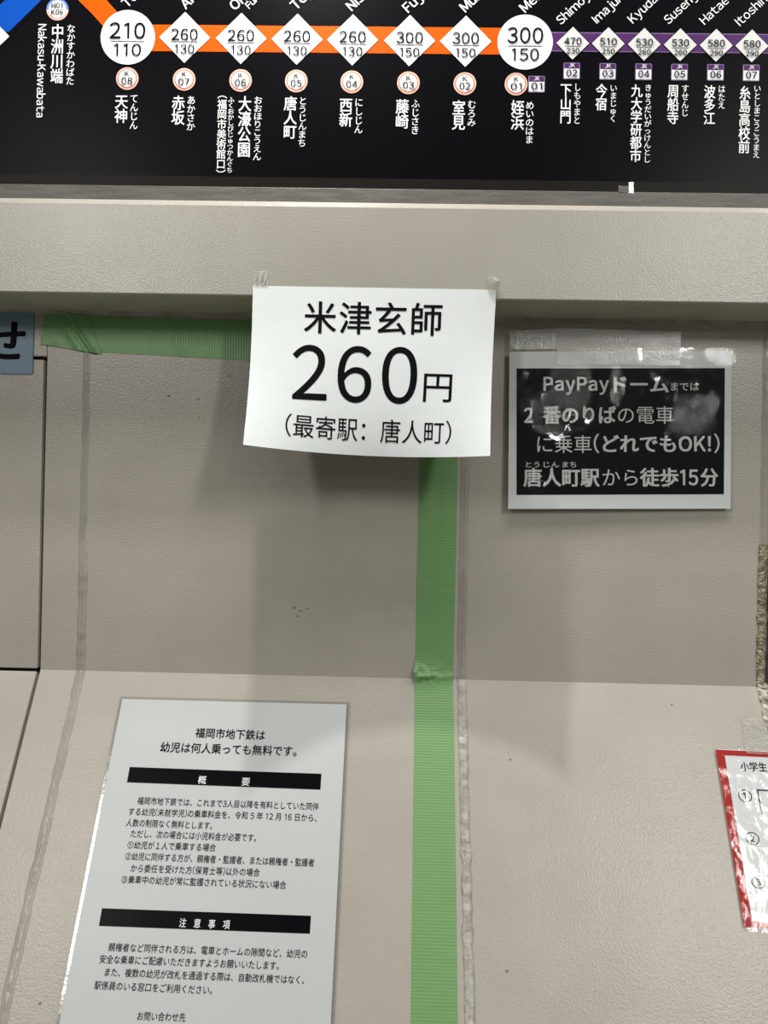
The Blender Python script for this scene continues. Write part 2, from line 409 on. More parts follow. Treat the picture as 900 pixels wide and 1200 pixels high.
# sealant beads in the seams
def bead(name, xf, sa, sb, wid, hgt, m, seed, step=0.0035, rough=0.15, parent=wall):
    ns = max(2, int((sb-sa)/step)); K = 9; V = []; Fc = []
    for j in range(ns+1):
        s = sa+(sb-sa)*j/ns
        wj = wid*(1+rough*noise.noise(Vector((s*60, seed, 0)))*2); hj = hgt*(1+rough*3*noise.noise(Vector((s*90, seed, 5))))
        xc = xf+0.05*wid*noise.noise(Vector((s*25, seed, 9)))*2
        for k in range(K):
            t = math.pi*k/(K-1); x = xc-math.cos(t)*wj/2
            h = max(0.0001, hj*math.sin(t)*(1+rough*2.2*noise.noise(Vector((x*300, s*300, seed))))) if 0 < k < K-1 else -0.0002
            p = prof(x, s, 0)
            nrm = Vector((0, -1, 0)) if s > 0.006 else (Vector((0, -CA, SA)) if s < -0.006 else Vector((0, -math.cos(AL*(0.006-s)/0.012), math.sin(AL*(0.006-s)/0.012))))
            V.append(p+nrm*h)
    for j in range(ns):
        for k in range(K-1): Fc.append((j*K+k, j*K+k+1, (j+1)*K+k+1, (j+1)*K+k))
    return fix(obj(name, (V, Fc), m, parent, smooth=True))
bead('sealant_strip', xcl, 0.16, 0.455, 0.0098, 0.0012, CLEAR, 1, rough=0.06)
bead('sealant_strip', xcl+0.001, -0.45, 0.16, 0.0125, 0.0020, CLEAR, 2, rough=0.16)
bead('sealant_strip', xcm, 0.0, 0.455, 0.0120, 0.0018, CLEAR, 3, rough=0.06)
bead('sealant_strip', xcm+0.001, -0.45, 0.0, 0.0125, 0.0032, LUMPY, 4, rough=0.22)
sb0 = xs(890, 640)[1]
bead('sealant_strip', xcr+0.001, sb0, 0.455, 0.0110, 0.0018, CLEAR, 5, rough=0.08)
bead('yellowed_sealant', xcr, 0.004, sb0+0.002, 0.0120, 0.0045, BROWN, 6, step=0.002, rough=0.2)
bead('ragged_sealant', xcr+0.002, -0.045, 0.006, 0.0150, 0.0065, RAGGED, 7, step=0.0015, rough=0.3)
bead('sealant_strip', xcr+0.002, -0.45, -0.045, 0.0120, 0.0030, LUMPY, 8, rough=0.2)
# steel edge on the unit beyond the right seam
sx = xcr+0.0068
fix(obj('steel_edge', join(box(sx, sx+0.012, YW-0.0025, YW, Z1+0.004, Z1+sb0-0.006)), STEEL, wall, bevel=0.0005))
# dirty filler in the corner under the beam
def corner_fill():
    V = []; Fc = []; n = 260
    for i in range(n+1):
        x = XL+(XR-XL)*i/n; h = 0.0048*(1+0.5*noise.noise(Vector((x*40, 3, 0))))
        V += [Vector((x, YW-0.0005-h*0.8, zb)), Vector((x, YW-0.0012-h*0.2, zb-h*0.75)), Vector((x, YW, zb-h))]
    for i in range(n): Fc += [(3*i, 3*i+3, 3*i+4, 3*i+1), (3*i+1, 3*i+4, 3*i+5, 3*i+2)]
    return V, Fc
fix(obj('corner_filler', corner_fill(), DIRT, wall, smooth=True))

for px, py, r_ in [(198, 464, 1.5), (232, 467.5, 1.2), (268.5, 440.5, 1.1), (233, 489, 1.0), (345, 712, 1.6), (352, 716, 1.3), (349, 722, 1.2), (360, 713, 1.0), (47, 1176, 1.3), (787, 826, 1.1), (594, 1138, 1.5), (598, 890, 1.2)]:
    x_, s_ = xs(px, py); r_ *= 0.0011
    pts_ = [prof(x_+r_*1.3*math.cos(k), s_+r_*math.sin(k), 0.0002) for k in [2*math.pi*i/8 for i in range(8)]]+[prof(x_, s_, 0.0005)]
    obj('dirt_speck', (pts_, [(i, (i+1) % 8, 8) for i in range(8)]), SPECK, wall)
# ================================================================== fare map
bo = at(450, 221.5, YB)
MP = Page(Vector((0, YB, zm)), Vector((1, 0, 0)), Vector((0, 0, -1)))
fm = tag(empty('fare_map', (0, YB, zm)), 'black railway fare map with orange and purple line above the beam', 'fare map')
obj('board', box(XL+0.05, XR-0.05, YB, YW+0.02, zm+0.0005, zm+0.62), BOARD, fm)
def pc(x, y): return MP.page(x, y)
ze = pc(450, 209.5)[1]
obj('edge_strip', join(flat(MP, [(XL+0.05, 0), (XR-0.05, 0), (XR-0.05, ze), (XL+0.05, ze)], 0.0006)), EDGE, fm)
# coloured line bands
b0 = pc(150, 44.2)[1]
hb = 0.0163
xa, xb = pc(150, 44)[0], pc(615, 50)[0]; xend = XR-0.05
def band(name, pts, m, off): return obj(name, flat(MP, pts, off), m, fm)
d = hb*math.sqrt(2)
p1 = pc(118, 22); 
band('orange_line', [(xa, b0-hb), (xb, b0-hb), (xb, b0+hb), (xa-0.003, b0+hb), (xa-0.045-0.001, b0-0.030), (pc(88, 0)[0]-0.10, pc(88, 0)[1]-0.10), (pc(132, 0)[0]-0.10, pc(132, 0)[1]-0.10)], ORANGE, 0.0003)
q0, q1, q2, q3 = pc(10.5, 37.5), pc(47.5, 0), pc(6.5, 0), pc(-30, 35)
band('blue_line', [q0, (q1[0]+0.1, q1[1]-0.1), (q2[0]+0.1, q2[1]-0.1), q3], BLUE, 0.0003)
pb = 0.0118
band('purple_line_border', [(xb, b0-pb), (xend, b0-pb), (xend, b0+pb), (xb, b0+pb)], LILAC, 0.0003)
pb = 0.0106
band('purple_line', [(xb, b0-pb), (xend, b0-pb), (xend, b0+pb), (xb, b0+pb)], PURPLE, 0.0005)
# markers: mesh data shared between alike pieces
OM = Page(Vector((0, 0, 0)), Vector((1, 0, 0)), Vector((0, 0, -1)))
def proto(vf, *ms):
    me = bpy.data.meshes.new('piece'); me.from_pydata(vf[0], [], vf[1]); 
    for m in ms: me.materials.append(m)
    return me
def plate(pts, off, th=0.0003):
    n = len(pts); V = [OM.P(a, b, off) for a, b in pts]+[OM.P(a, b, off-th) for a, b in pts]
    return V, [tuple(range(n))[::-1], tuple(range(n, 2*n))]+[(i, (i+1) % n, (i+1) % n+n, i+n) for i in range(n)]
def circ(r, n=64, cx=0, cy=0): return [(cx+r*math.cos(2*math.pi*i/n), cy+r*math.sin(2*math.pi*i/n)) for i in range(n)]
H = 0.0313; h2 = 0.0199
def colored(*items):
    me = None; V = []; Fc = []; mi = []; ms = []
    for vf, m in items:
        n = len(V); V += vf[0]; Fc += [tuple(i+n for i in q) for q in vf[1]]
        if m not in ms: ms.append(m)
        mi += [ms.index(m)]*len(vf[1])
    me = bpy.data.meshes.new('piece'); me.from_pydata(V, [], Fc)
    for m in ms: me.materials.append(m)
    for p, i in zip(me.polygons, mi): p.material_index = i
    return me
def rule(w_, y): return plate([(-w_/2, y-0.0004), (w_/2, y-0.0004), (w_/2, y+0.0004), (-w_/2, y+0.0004)], 0.0014, 0.0002)
DIA = colored((plate([(0, -H), (H, 0), (0, H), (-H, 0)], 0.0009), DIAM), (rule(0.0335, 0.0052), GREYINK))
SDIA = colored((plate([(0, -h2-.0012), (h2+.0012, 0), (0, h2+.0012), (-h2-.0012, 0)], 0.0008), BLK), (plate([(0, -h2), (h2, 0), (0, h2), (-h2, 0)], 0.0010), DIAMG), (rule(0.019, 0.0038), GREYINK))
BIG = colored((plate(circ(0.0335, 72), 0.0009), DIAM), (rule(0.0415, 0.0048), GREYINK))
BADGE = colored((plate(circ(0.0138), 0.0006), SALMON), (plate(circ(0.0119), 0.0008), REDO), (plate(circ(0.0106), 0.0010), WHT))
half = [p for p in circ(0.0119)]
BADGE2 = colored((plate(circ(0.0136), 0.0006), SALMON),
                 (plate([(0.0136*math.cos(a), -0.0136*math.sin(a)) for a in [math.pi*i/32 for i in range(33)]], 0.0007), BLUER),
                 (plate(circ(0.0108), 0.0009), DIAM))
def rrect(x0, y0, x1, y1, r, n=5):
    pts = []
    for cx, cy, a0 in ((x1-r, y0+r, -90), (x1-r, y1-r, 0), (x0+r, y1-r, 90), (x0+r, y0+r, 180)):
        for k in range(n+1):
            a = math.radians(a0+90*k/n); pts.append((cx+r*math.cos(a), cy+r*math.sin(a)))
    return pts
q = 0.0101
SQ = colored((plate(rrect(-q, -q, q, q, 0.0014), 0.0006), LILAC), (plate(rrect(-q+.0009, -q+.0009, q-.0009, q-.0009, 0.001), 0.0008), DIAM),
             (plate([(-q+.001, -q+.001), (q-.001, -q+.001), (q-.001, -q+.0072), (-q+.001, -q+.0072)], 0.0010), PURPLE))
def marker(name, me, px, py, rows):
    a, b = pc(px, py); o = share(name, me, fm, MP.P(a, b, 0))
    for txt, dy, wd, ht, m, bold in rows:
        obj('lettering', num(MP, txt, px, py+dy, wd, ht, bold, 0.0017), m, o)
    return o
for px, py, a, b in [(150, 44.2, '210', '110'), (615.3, 49.8, '300', '150')]:
    marker('zone_circle', BIG, px, py, [(a, -7.6, 42, 19, INK, 0.009), (b, 15, 32, 14.6, INK, 0.009)])
for px, py, a, b in [(216.7, 44.3, '260', '130'), (282.7, 45.5, '260', '130'), (348.3, 46.4, '260', '130'), (413.3, 47.2, '260', '130'), (480, 48, '300', '150'), (545.6, 48.8, '300', '150')]:
    marker('fare_diamond', DIA, px, py, [(a, -3, 31, 13.7, INK, 0.010), (b, 14, 23, 10.8, INK, 0.012)])
for px, py, a, b in [(671, 51.1, '470', '230'), (712.5, 51.6, '510', '250'), (754.7, 52.4, '530', '260'), (796.9, 53, '530', '260'), (838.9, 53.6, '580', '290'), (880.7, 54.3, '580', '290')]:
    marker('small_fare_diamond', SDIA, px, py, [(a, -1.8, 20, 8.8, INK, 0.016), (b, 9.3, 15, 7, INK, 0.016)])
for px, py, n in [(149.3, 92.3, '08'), (216, 93.3, '07'), (282, 94.5, '06'), (347.3, 95.2, '05'), (412.3, 96.2, '04'), (478.6, 97.3, '03'), (544.7, 98.3, '02'), (604.7, 98.8, '01')]:
    marker('station_badge', BADGE, px, py, [('K', -5.4, 5.2, 5.8, INK, 0.012), (n, 3.4, 13, 8.3, INK, 0.016)])
marker('interchange_badge', BADGE2, 67.6, 11.3, [('H01', -3.9, 13, 6.4, INK, 0.014), ('K09', 4.0, 13.5, 6.4, INK, 0.014)])
for px, py, n in [(628.7, 98.9, '01'), (669.8, 83.4, '02'), (712, 84.1, '03'), (754, 84.5, '04'), (796, 84.9, '05'), (838.2, 85.2, '06'), (880, 85.8, '07')]:
    marker('square_badge', SQ, px, py, [('JK', -5.9, 7, 4.8, DIAM, 0.012), (n, 3.1, 13, 8.3, INK, 0.022)])
# white diamond at the far end of the blue line
a, b = pc(12.3-30.5, 42.7); share('fare_diamond', proto(plate([(0, -H), (H, 0), (0, H), (-H, 0)], 0.0009), DIAM), fm, MP.P(a, b, 0))
# vertical station names
K_ = [('中洲川端', 68, 28.7, 98, 15.5), ('天神', 142.7, 111, 144.5, 16), ('赤坂', 209.3, 112.3, 146.7, 16), ('大濠公園', 287.3, 113, 184.5, 16), ('唐人町', 340.7, 113.3, 163, 16),
      ('西新', 405.7, 115, 149, 16), ('藤崎', 471.7, 116.5, 151, 16), ('室見', 537.8, 118, 152.5, 16), ('姪浜', 606.7, 117.8, 152.5, 16),
      ('下山門', 663.3, 97.8, 145.2, 14), ('今宿', 704.9, 98.7, 130, 14), ('九大学研都市', 746.2, 99, 190.3, 14), ('周船寺', 788.9, 99.3, 146, 14), ('波多江', 831.6, 100.2, 146.6, 14), ('糸島高校前', 872.9, 101, 180, 14)]
for t, cx, y0, y1, wp in K_: obj('station_name', vline(MP, t, cx, y0, y1, wp, 0.016), WHT, fm)
obj('station_name', vline(MP, '︵福岡市美術館口︶', 260.7, 111.5, 203.5, 11.5, 0.012), WHT, fm)
for t, cx, y0, y1, wp in [('なかすかわばた', 83.7, 28.7, 100.2, 10.5), ('てんじん', 157.5, 110.5, 152, 10.5), ('あかさか', 224.3, 112.5, 153.6, 10.5), ('おおほりこうえん', 302.7, 113, 188.5, 10.5),
      ('ふくおかしびじゅつかんぐち', 271, 113.5, 203, 7.8), ('とうじんまち', 355, 113.5, 172.6, 10.5), ('にしじん', 420.7, 115, 157, 10.5), ('ふじさき', 487, 116.5, 158, 10.5),
      ('むろみ', 552.9, 117.5, 148.7, 10.5), ('めいのはま', 621, 118.7, 168.8, 10.5), ('しもやまと', 676.7, 97.5, 146, 9), ('いまじゅく', 718.9, 99, 143.6, 9),
      ('きゅうだいがっけんとし', 759.6, 99, 191.2, 9), ('すせんじ', 802.9, 99.3, 137, 9), ('はたえ', 845.6, 99.8, 128, 9), ('いとしまこうこうまえ', 887.3, 99.8, 185.8, 9)]:
    obj('reading', vline(MP, t, cx, y0, y1, wp, 0.006), WHT, fm)
def rot(text, px, py, h, ang, bold, off=0.0006):
    """rotated text, px,py = mid height of its first letter's left edge; h = cap height in pixels"""
    V, Fc = line(text, bold, -0.03); V = V-np.array([V[:, 0].min(), 0.367, 0])
    a, b = pc(px, py); k = pc(px+1, py)[0]-a; s = h*k/0.735; c, sn = math.cos(ang), math.sin(ang)
    return put(MP, V, Fc, lambda v: (a+(v[0]*0.93*c+v[1]*sn)*s, b+(v[0]*0.93*sn-v[1]*c)*s), off)
obj('station_name', rot('Nakasu-Kawabata', 50, 28.5, 9.3, math.radians(90), 0.012), WHT, fm)
for t, px, py, h in [('Tenjin', 145.5, 6, 11), ('Akasaka', 214, 7.5, 11.5), ('Ohori Koen', 271.5, 9, 11.5), ('Tojinmachi', 343, 8.5, 11.5), ('Nishijin', 408.5, 9.5, 11.5), ('Fujisaki', 474.5, 11.5, 11.5), ('Muromi', 541.5, 11, 11.5), ('Meinohama', 611.5, 11.5, 11.5),
      ('Shimoyamato', 654, 26, 10.3), ('Imajuku', 696, 24.5, 10.3), ('Kyudai-Gakkentoshi', 738, 24.5, 10.3), ('Susenji', 780, 25.5, 10.3), ('Hatae', 822, 26, 10.3), ('Itoshimakoko-mae', 863.5, 27.5, 10.3)]:
    obj('station_name', rot(t, px, py, h, -math.radians(44), 0.016 if h > 11 else 0.008), WHT, fm)
obj('station_name', rot('Fukuoka', 289.5, 8, 8, -math.radians(44), 0.006), WHT, fm)
# small paper scrap stuck on the lower edge
def scrap(x0, y0, x1, y1, m, name, n=5):
    a0, b0_ = pc(x0, y0); a1, b1_ = pc(x1, y1)
    return obj(name, slab(lambda u, v: MP.P(a0+(a1-a0)*u+0.0006*noise.noise(Vector((u*4, v*4, x0))), b0_+(b1_-b0_)*v+0.0007*noise.noise(Vector((u*5, v*3, x0+9))), 0.0014), n, n, 0.0006, MP.n), m, fm)
scrap(736.5, 214, 742, 227, WHT, 'paper_scrap'); scrap(724.5, 218, 736.5, 226, RAIL, 'paper_scrap')

# ================================================================== green masking tape
def strip_uv(P, nu, nv, lenm):
    V, Fc = grid(P, nu, nv); uv = [(i/nu*lenm, j/nv*0.05) for j in range(nv+1) for i in range(nu+1)]
    return V, Fc, uv
gv_a = [(491.5, 520), (491, 545), (489.5, 640), (487.5, 740), (486.5, 778), (485.8, 800), (485.5, 860), (484, 980), (482.8, 1080), (481.3, 1200)]
gv_b = [(536.5, 520), (536.3, 545), (534.5, 640), (532, 740), (531, 790), (530.5, 800), (532, 860), (533.5, 980), (535, 1080), (536.3, 1200)]
def edgefn(pts):
    d_ = sorted([(xs(*p)[1], xs(*p)[0]) for p in pts]); S = [a for a, _ in d_]; X = [b for _, b in d_]
    return lambda s: float(np.interp(s, S, X))
ea, eb = edgefn(gv_a), edgefn(gv_b)
def Ptape(u, v):
    s = 0.40-0.86*u; x0, x1 = ea(max(s, -.45)), eb(max(s, -.45)); 
    wr = math.exp(-((s-0.006)/0.012)**2)
    x = x0+(x1-x0)*v
    off = 0.0006+0.0003*noise.noise(Vector((x*60, s*12, 1)))
    bulge = wr*(1-v)**1.2*(0.006+0.0045*noise.noise(Vector((v*5, s*160, 2)))+0.003*noise.noise(Vector((v*12, s*260, 4))))
    bulge += 0.0022*math.exp(-((s-0.002)/0.006)**2)
    x -= wr*(1-v)*0.002
    p = prof(x, s, 0)
    t = min(1, max(0, (0.008-s)/0.016)); ang = AL*t
    return p+Vector((0, -math.cos(ang), math.sin(ang)))*(off+max(0, bulge))
V, Fc, uv = strip_uv(Ptape, 380, 26, 0.86)
gt = obj('masking_tape', (V, Fc), GREEN, None, Ptape(0.5, 0.5), smooth=True, uv=uv); fix(gt)
tag(gt, 'long green ribbed masking tape running down the panel and over the bend', 'tape', 'strips of green masking tape')
def quadP(c, off):
    TL, TR, BR, BL = [Vector((*xs(*p), 0)) for p in c]
    def f(u, v):
        q_ = (TL*(1-u)+TR*u)*(1-v)+(BL*(1-u)+BR*u)*v
        return prof(q_.x, q_.y, off(u, v))
    return f
Pq = quadP([(96, 370.5), (330, 376.5), (330, 424.5), (93, 411.5)], lambda u, v: 0.0007+0.0003*noise.noise(Vector((u*9, v*3, 5)))+0.0006*math.exp(-((u-0.42-0.10*v)/0.02)**2))
V, Fc, uv = strip_uv(Pq, 120, 14, 0.26)
o = fix(obj('masking_tape', (V, Fc), GREEN, None, Pq(0.5, 0.5), smooth=True, uv=uv))
tag(o, 'level green masking tape running in behind the white price sheet', 'tape', 'strips of green masking tape')
def off2(u, v):
    k = (u-(0.55+0.32*v)); return 0.0018+0.0042*math.exp(-(k/0.05)**2)*(0.4+0.6*v)+0.002*math.exp(-((k+0.2)/0.10)**2)*v+0.0004*noise.noise(Vector((u*6, v*4, 8)))
Pq2 = quadP([(54, 362), (104, 371), (119.5, 415.5), (47.6, 403.5)], off2)
V, Fc, uv = strip_uv(Pq2, 60, 24, 0.075)
o = fix(obj('masking_tape', (V, Fc), GREEN, None, Pq2(0.5, 0.5), smooth=True, uv=uv))
tag(o, 'short tilted scrap of green masking tape with a creased fold, beside the blue label', 'tape', 'strips of green masking tape')

# ================================================================== white price sheet
class Hang:
    """curled A4 sheet hanging from the beam"""
    def __init__(s):
        s.px = [(296.4, 334.8), (581.7, 339.6), (574.4, 534.2), (284.7, 521.1)]
        s.c = [at(296.4, 334.8, YF-0.0015), at(581.7, 339.6, YF-0.0015), at(574.4, 534.2, YF-0.0453), at(284.7, 521.1, YF-0.0624)]
    def page(s, x, y):
        u = v = 0.5; TL, TR, BR, BL = [Vector(p) for p in s.px]
        for _ in range(12):
            q_ = (TL*(1-u)+TR*u)*(1-v)+(BL*(1-u)+BR*u)*v
            du = (TR-TL)*(1-v)+(BR-BL)*v; dv = (BL*(1-u)+BR*u)-(TL*(1-u)+TR*u)
            r_ = Vector((x, y))-q_; D = du.x*dv.y-du.y*dv.x
            u += (r_.x*dv.y-r_.y*dv.x)/D; v += (du.x*r_.y-du.y*r_.x)/D
        return u*0.293, v*0.200
    def P(s, a, b, off=0.0):
        u, v = a/0.293, b/0.200; TL, TR, BR, BL = s.c
        p = (TL*(1-u)+TR*u)*(1-v)+(BL*(1-u)+BR*u)*v
        k = 4*u*(1-u); t = max(0, v-0.3)/0.7
        # upper third lies on the beam, below it the sheet leaves it and curls
        lift = -0.008*math.sin(math.pi*v)*(-1)
        p.y += lift*1.6 + 0.036*k*t*t
        p.z -= 0.0035*k*v*v
        if v < 0.42: p.y = min(p.y, YF-0.0012)
        p.y -= off + 0.0004*math.sin(a*70+b*25)*t
        return p
HG = Hang()
ps = tag(empty('price_sheet', HG.P(0.1465, 0.2)), 'white copy paper sheet reading 260 taped to the beam, bottom edge curled', 'paper sign')
V, Fc = slab(lambda u, v: HG.P(u*0.293, v*0.2), 60, 44, 0.0002, Vector((0, -1, 0)))
fix(obj('paper', (V, Fc), PAPER, ps, smooth=False))
def refine(vf2, L_=0.006):
    """split long edges of flat 2D lettering so it follows a curved sheet"""
    bm = bmesh.new(); vs = [bm.verts.new(v) for v in vf2[0]]
    for f in vf2[1]:
        try: bm.faces.new([vs[i] for i in f])
        except ValueError: pass
    bmesh.ops.triangulate(bm, faces=bm.faces)
    for _ in range(6):
        es = [e for e in bm.edges if e.calc_length() > L_]
        if not es: break
        bmesh.ops.subdivide_edges(bm, edges=es, cuts=1); bmesh.ops.triangulate(bm, faces=[f for f in bm.faces if len(f.verts) > 3])
    bm.verts.index_update(); V = [tuple(v.co) for v in bm.verts]; Fc = [tuple(v.index for v in f.verts) for f in bm.faces]; bm.free(); return V, Fc
class Flat2:
    def __init__(s, pg): s.pg = pg
    def page(s, x, y): return s.pg.page(x, y)
    def P(s, a, b, off=0): return (a, b, off)
F2 = Flat2(HG)
def hang_text(text, p0, p1, h, bold=0.0, spacing=0.0, mid=0.38):
    V, Fc = refine(hline(F2, text, p0, p1, h, bold, spacing, mid))
    obj('lettering', ([HG.P(a, b, c) for a, b, c in V], Fc), INK, ps)
_c.resolution_u = 10
hang_text('米津玄師', (355.5, 371.5), (518.6, 374.5), 40.5, 0.012, 0.04)
hang_text('260', (340, 435.5), (489, 439), 84, 0.009, 0.055, 0.367)
hang_text('円', (496.6, 451.5), (530.4, 453), 37.5, 0.006)
hang_text('（最寄駅：唐人町）', (331.6, 495.5), (529.6, 504.5), 27.5, 0.002)

_c.resolution_u = 3
# ================================================================== black laminated sign
LP = Page(at(594, 409.3, YW-0.010), Vector((1, 0.020, 0.002)), Vector((0.0, -0.018, -1)))
LP.vy = (LP.vy-LP.ux*LP.ux.dot(LP.vy)).normalized(); LP.n = LP.vy.cross(LP.ux).normalized()
c4 = [LP.page(*p) for p in [(593.8, 409.2), (861, 408), (859.4, 599), (592.2, 599.2)]]
def bil(c, u, v):
    a = (c[0][0]*(1-u)+c[1][0]*u)*(1-v)+(c[3][0]*(1-u)+c[2][0]*u)*v
    b = (c[0][1]*(1-u)+c[1][1]*u)*(1-v)+(c[3][1]*(1-u)+c[2][1]*u)*v
    return a, b
ls = tag(empty('laminated_sign', LP.P(0.15, 0.21)), 'laminated black sign with grey lettering and grey-white border, taped to the right panel', 'sign')
fix(obj('sheet', slab(lambda u, v: LP.P(*bil(c4, 0.012+u*0.976, 0.015+v*0.97), 0.0), 8, 6, 0.0006, LP.n), SHEETG, ls))
kb = [LP.page(*p) for p in [(605.3, 431.8), (849.4, 431.4), (848.2, 579.1), (605.3, 579.9)]]
obj('black_field', flat(LP, kb, 0.0003), PRINTK, ls)
def warp(a, b):
    u, v = a/0.30, b/0.21
    e = 0.0006*noise.noise(Vector((a*24, b*24, 3)))+0.0002*noise.noise(Vector((a*70, b*70, 6)))
    e += 0.0011*math.exp(-((u)/0.03)**2)*noise.noise(Vector((a*40, b*95, 12)))
    return 0.0019+e
def filmP(u, v):
    a, b = bil(c4, u, v); edge = 0.0009*noise.noise(Vector((0, b*70, 2)))*(1-u)**8
    return LP.P(a+edge, b, warp(a, b))
def rel(px, py):
    p = LP.P(*LP.page(px, py), 0.002)-ORG[ls]; return tuple(p)
crinkled(FILM, [(rel(668, 450), 0.026, (1.0, 0.75), 0.9), (rel(645, 488), 0.024, (1.0, 1.0), 1.0), (rel(722, 455), 0.016, (1.6, 0.6), 0.6), (rel(812, 500), 0.045, (0.9, 0.9), 0.35), (rel(785, 560), 0.03, (0.8, 1.2), 0.3), (rel(620, 575), 0.02, (1, 1), 0.6), (rel(845, 415), 0.02, (1, 1), 0.3)], 0.02)
fix(obj('laminate_film', grid(filmP, 90, 64), FILM, ls, smooth=True))
def lt(t, x0, x1, y, h, bold, m=GREYT, pg=LP, par=ls, mid=0.38, off=0.0006):
    obj('lettering', hline(pg, t, (x0, y), (x1, y), h, bold, 0.0, mid, off), m, par)
lt('PayPay', 636.7, 713.5, 449.8, 21, 0.028, mid=0.367); lt('ドーム', 719, 783.5, 450.5, 22, 0.032); lt('までは', 786, 818.8, 453, 11, 0.008)
lt('2', 614, 624.5, 486.8, 23, 0.028, mid=0.367); lt('番のりば', 636, 721.7, 486.3, 22.5, 0.030); lt('の電車', 724, 789, 486.3, 22.5, 0.0)
lt('に乗車', 629.5, 693, 520.5, 22.5, 0.0); lt('(', 695.5, 702, 520, 24, 0.012, mid=0.367); lt('どれでも', 706, 792, 520, 22.5, 0.030); lt('OK!', 795, 833, 520.3, 23, 0.028, mid=0.367); lt(')', 836.5, 843, 520, 24, 0.012, mid=0.367)
lt('とう', 616, 632, 544.4, 8, 0.012); lt('じん', 637, 655, 544.4, 8, 0.012); lt('まち', 659, 675, 544.4, 8, 0.012)
lt('唐人町駅', 613, 702.5, 559.5, 23, 0.030); lt('から', 706, 747, 559.5, 22.5, 0.0); lt('徒歩', 749.5, 795, 559.3, 23, 0.030); lt('15', 797, 818, 559.5, 24, 0.028, mid=0.367); lt('分', 820.5, 841.4, 559.3, 23, 0.030)

# clear tapes of the black sign
def tape_quad(name, pxs, Y, m, label, th=0.0004, nseed=1, amp=0.0004):
    c = [at(x, y, Y) for x, y in pxs]
    f = lambda u, v: (c[0]*(1-u)+c[1]*u)*(1-v)+(c[3]*(1-u)+c[2]*u)*v+Vector((0, -amp*(1+noise.noise(Vector((u*5, v*5, nseed)))), 0))
    o = fix(obj(name, grid(f, 24, 12), m, None, f(0.5, 0.5), smooth=True))
    tag(o, label, 'tape', 'pieces of clear sticky tape'); return o
tape_quad('sticky_tape', [(652.5, 384.5), (798, 388.5), (797, 428.3), (653, 427)], YW-0.0112, TAPE, 'wide clear tape across the top edge of the black laminated sign')
tape_quad('sticky_tape', [(597, 388), (652, 385), (652.8, 409), (597, 410)], YW-0.0102, TAPE2, 'clear tape on the panel above the top left of the black sign', nseed=4)
# tapes of the price sheet
tape_quad('sticky_tape', [(299, 316.5), (314.5, 317.5), (314, 336), (297.8, 335.5)], YF-0.0021, TAPE2, 'small yellowish tape holding the top left of the white price sheet', nseed=5)
def crumple():
    pts = [(570, 324), (577, 321.5), (586, 328.5), (585.5, 336), (583.5, 354), (580.5, 343), (572, 341.5)]
    Y = [YF-.002, YF-.006, YF-.004, YF-.002, YF-.001, YF-.009, YF-.0035]
    V = [at(x, y, yy) for (x, y), yy in zip(pts, Y)]; V.append(at(578, 332, YF-.0075))
    return V, [(7, i, (i+1) % 7) for i in range(7)]
o = fix(obj('sticky_tape', crumple(), TAPE2, None, at(578, 340, YF-.002)))
tag(o, 'crumpled folded tape at the top right corner of the white price sheet', 'tape', 'pieces of clear sticky tape')

# ================================================================== long white notice on the slope
def sp(px, py, off):                       # pixel -> point on the sloping panel
    x, s = xs(px, py); return prof(x, s, off)
NTL, NTR = sp(142, 817, 0.0035), sp(409.6, 822.3, 0.0035)
NP = Page(NTL, NTR-NTL, Vector((0, -SA, -CA)))
NP.ux = (NP.ux-NP.vy*NP.ux.dot(NP.vy)).normalized(); NP.n = NP.vy.cross(NP.ux).normalized()
if NP.n.y > 0: NP.n = -NP.n
nt_ = tag(empty('notice', NP.P(0.149, 0.42)), 'tall white laminated notice with two black heading bars on the lower slope', 'notice')
aw = NP.page(409.6, 822.3)[0]; NH = 0.424
wv = lambda a, b: 0.0012*noise.noise(Vector((a*6, b*6, 3)))+0.0008
class Wavy:
    def __init__(s, pg, w): s.pg, s.w = pg, w
    def page(s, x, y): return s.pg.page(x, y)
    def P(s, a, b, off=0.0): return s.pg.P(a, b, off+s.w(a, b))
NW = Wavy(NP, wv)
fix(obj('sheet', slab(lambda u, v: NW.P(0.0035+u*(aw-0.007), 0.0035+v*(NH-0.007)), 40, 56, 0.0003, NP.n), NOTE, nt_, smooth=False))
fix(obj('laminate_film', slab(lambda u, v: NW.P(u*aw, v*NH, -0.0004), 40, 56, 0.0004, NP.n), film('notice_laminate_rim', 0.15, 3.0, 40, 0.0006, (0.86, 0.86, 0.84), milky=0.12), nt_, smooth=False))
def bar(c):
    q_ = [NP.page(*p) for p in c]; f = lambda u, v: NW.P(*bil(q_, u, v), 0.0003)
    return grid(f, 40, 4)
obj('heading_bar', bar([(152.5, 899.1), (376.8, 907), (375.6, 925.6), (149.2, 917)]), NOTEINK, nt_)
obj('heading_bar', bar([(120, 1064.4), (364.5, 1073.2), (363.2, 1094.2), (116.3, 1085)]), NOTEINK, nt_)
def nl(t, x0, y0, x1, y1, h, bold=0.004, m=INK, off=0.0005):
    obj('lettering', hline(NW, t, (x0, y0), (x1, y1), h, bold, 0.0, 0.38, off), m, nt_)
nl('福岡市地下鉄は', 229.4, 858.8, 310.8, 861.8, 12.3, 0.012)
nl('幼児は何人乗っても無料です。', 188.7, 875.5, 347.8, 880.5, 12.8, 0.012)
nl('概', 232.5, 914, 242, 914.3, 10.5, 0.012, WHT, 0.0008); nl('要', 283.5, 916, 293, 916.4, 10.5, 0.012, WHT, 0.0008)
